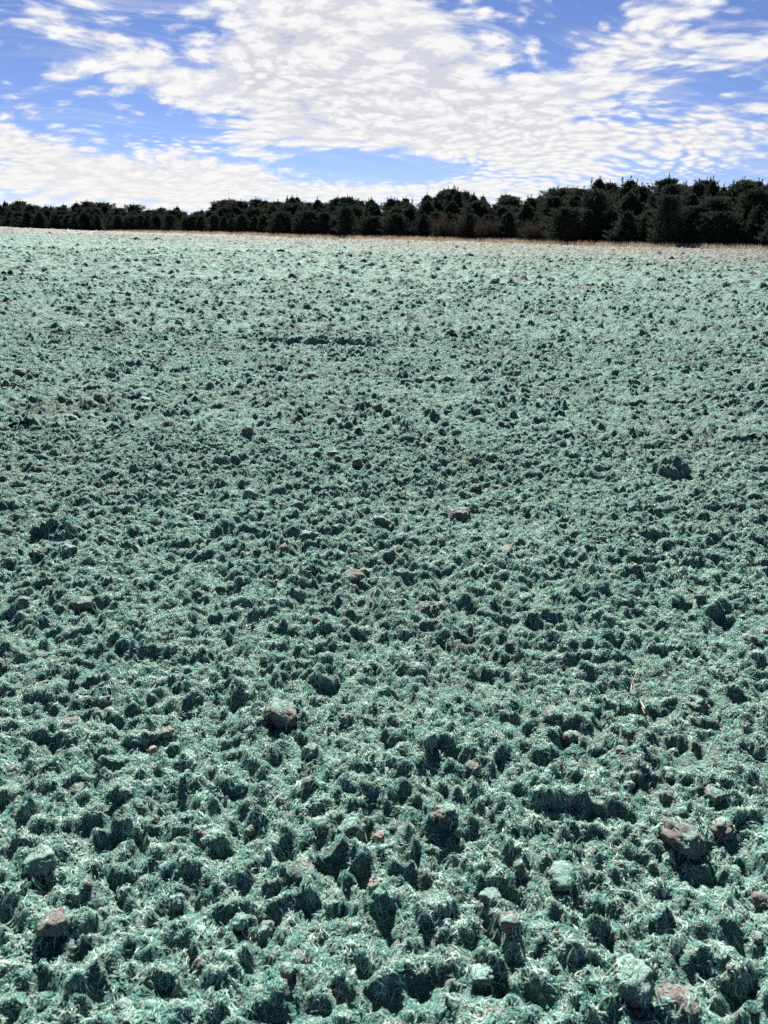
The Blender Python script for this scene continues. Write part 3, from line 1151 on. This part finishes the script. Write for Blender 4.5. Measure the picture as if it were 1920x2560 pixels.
FRONT = []
ROWS = [(1.5, 2.7, 0.66, 'front'), (6.0, 3.6, 0.90, 'second'), (11.5, 3.3, 0.99, 'back'), (19, 5.0, 1.0, 'back'), (28, 5.5, 0.99, 'back')]
for s0, sp0, frac, row in ROWS:
    t = -262.0
    while t < 60:
        t += sp0 * random.uniform(.75, 1.3)
        s = s0 + random.uniform(-1.4, 1.8)
        x = TP0[0] + TU[0] * t + TN[0] * s
        y = TP0[1] + TU[1] * t + TN[1] * s
        z = float(macro(np.array([x]), np.array([y]))[0])
        px, _ = proj((x, y, z + 3))
        if not (-60 < px < 1980) or (s0 > 15 and px < 560):
            continue
        h = top_for(x, y, px)
        if row == 'back' and h > 12.5:
            h = 12.5
        f_ = frac * random.uniform(.80, 1.06) if row == 'front' else frac * random.uniform(.88, 1.02)
        if row == 'back':
            f_ = random.choice((1.06, 1.01, 0.96, 0.90, 0.85))
        h = max(3.5, h * f_)
        k = random.randrange(6)
        cr_, tr_ = CEDARS[k]
        side = 'left' if px < 640 else 'middle' if px < 1280 else 'right'
        if row == 'front':
            lab = {'left': 'small dark cedar in the front row of the far left tree line',
                   'middle': 'dark cedar in the front row behind the tan grass, middle of the tree line',
                   'right': 'tall dark cedar in the front row at the right end of the tree line'}[side]
            grp = 'front row cedars, ' + side
        else:
            lab = {'left': 'dark cedar top showing behind the front row at the far left',
                   'middle': 'dark pointed cedar top behind the front row, middle of the tree line',
                   'right': 'dark cedar on the wooded rise at the right, pointed top against the sky'}[side]
            grp = 'cedars behind the front row, ' + side
        te = tree('cedar_tree', cr_, tr_, x, y, h, 8.0, random.random() * 6.28, lab, 'tree', grp,
             wide=random.uniform(1.3, 1.95) * (1.1 if h < 6 else 1.0))
        ntree += 1
        if row == 'front':
            FRONT.append((px, te))


FRONT.sort(key=lambda q: q[0])
seen = [(p_, o_) for p_, o_ in FRONT if -10 < p_ < 1930]


def nth(k):
    return '%d%s' % (k, 'th' if 10 < k % 100 < 14 else {1: 'st', 2: 'nd', 3: 'rd'}.get(k % 10, 'th'))


for k, (p_, o_) in enumerate(seen):      # counted along the front row from the nearer edge of the picture
    kr = len(seen) - 1 - k
    if kr < 26:
        o_['label'] = ('%s front-row cedar from the right edge, ' % nth(kr + 1)) + (
            'tall and dark' if p_ > 1280 else 'dark, behind the tan grass strip')
    else:
        o_['label'] = '%s front-row cedar from the left edge, %s' % (nth(k + 1), 'small and dark' if p_ < 640 else 'dark, of middling height')
    o_['group'] = 'front row cedars at the edge of the wood'
for p_, o_ in FRONT:
    if not (-10 < p_ < 1930):
        o_['label'] = 'dark front-row cedar cut by the %s edge of the picture' % ('left' if p_ < 900 else 'right')


def on_edge(px, s):
    """point of the edge line offset by s that shows at photo column px"""
    d = ray(px, 600)
    dn = d.x * TN[0] + d.y * TN[1]
    k = (s + TP0[0] * TN[0] + TP0[1] * TN[1]) / dn
    return d.x * k, d.y * k


x, y = on_edge(1660, -0.5)
tree('cedar_tree', *CEDARS[5], x, y, 5.8, 8.0, 1.0, 'broad rounded cedar standing forward of the wood at the right', 'tree', wide=1.15)
x, y = on_edge(862, -0.5)
tree('cedar_tree', *CEDARS[5], x, y, 4.9, 8.0, 2.0, 'broad rounded cedar standing forward left of the middle', 'tree', wide=1.25)
x, y = on_edge(1140, 9)
tree('cedar_tree', *CEDARS[2], x, y, top_for(x, y, 1145) * 1.0, 8.0, 2.0, 'spired cedar forming the highest peak in the middle of the wood', 'tree', wide=1.2)
x, y = on_edge(1764, 10)
tree('cedar_tree', *CEDARS[0], x, y, top_for(x, y, 1764), 8.0, .4, 'tallest spired cedar on the skyline at the right', 'tree')
for i, (px, s, h) in enumerate([(1095, -0.8, 3.2), (1135, -1.0, 3.0), (1170, -0.6, 3.4), (1215, -1.0, 3.2), (1330, -.9, 3.0), (1420, -.9, 2.8)]):
    x, y = on_edge(px, s)
    tree('leafless_shrub', *BUSHES[i % 2], x, y, h, 3.2, i * 1.3,
         ['brown leafless shrub, leftmost before the middle of the wood', 'brown leafless shrub, second from the left before the wood',
          'brown leafless shrub, third from the left before the wood', 'brown leafless shrub, fourth from the left before the wood',
          'brown leafless shrub right of the four close together before the wood', 'rightmost brown leafless shrub before the wood'][i],
         'shrub', 'leafless shrubs at the edge of the wood')

# ------------------------------------------------------------------ dry grass along the edge of the field
m_grass, N = material('dry_grass_blades')
g = N.n('ShaderNodeNewGeometry')
c = N.mix(g.outputs['Random Per Island'], (0.17, 0.135, 0.100), (0.30, 0.245, 0.185))
d_ = N.n('ShaderNodeBsdfDiffuse')
N.put(d_.inputs[0], c)
t_ = N.n('ShaderNodeBsdfTranslucent')
N.put(t_.inputs[0], c)
x_ = N.n('ShaderNodeMixShader')
x_.inputs[0].default_value = 0.35
N.put(x_.inputs[1], d_.outputs[0])
N.put(x_.inputs[2], t_.outputs[0])
finish(N, x_.outputs[0])
n = 200000
t = rng.uniform(-240, 60, n)
s = rng.uniform(-6.2, 0.4, n)
gx = TP0[0] + TU[0] * t + TN[0] * s
gy = TP0[1] + TU[1] * t + TN[1] * s
clump = 0.5 + perlin(t / 2.3, s / 1.2, 71) + 0.6 * perlin(t / 0.8, s / 0.6, 72)
keep = (rng.random(n) < np.clip(clump, .45, 1)) & (infan(gx, gy))
gx, gy, clump, t = gx[keep], gy[keep], clump[keep], t[keep]
n = len(gx)
gz = macro(gx, gy) - .05
hg = (0.46 + 0.24 * np.clip(clump, 0, 1)) * rng.uniform(.6, 1.2, n) * (1 - 0.85 * sstep(-t, 105, 150))
th = rng.random(n) * 6.283
wd = rng.uniform(.012, .03, n)
ln = rng.normal(0, .22, (n, 2)) * hg[:, None]
a = np.stack((gx - np.cos(th) * wd, gy - np.sin(th) * wd, gz), 1)
b = np.stack((gx + np.cos(th) * wd, gy + np.sin(th) * wd, gz), 1)
cc = np.stack((gx + ln[:, 0], gy + ln[:, 1], gz + hg), 1)
v = np.stack((a, b, cc), 1).reshape(-1, 3)
go = link(bpy.data.objects.new('dry_grass', np_mesh('dry_grass', v, np.arange(3 * n).reshape(-1, 3), m_grass, False)))
tag(go, 'strip of tan dry grass between the green field and the wood', 'grass', kind='stuff')
print('TREES', ntree, 'FIBRES', nf, 'CLODS', len(stamp))
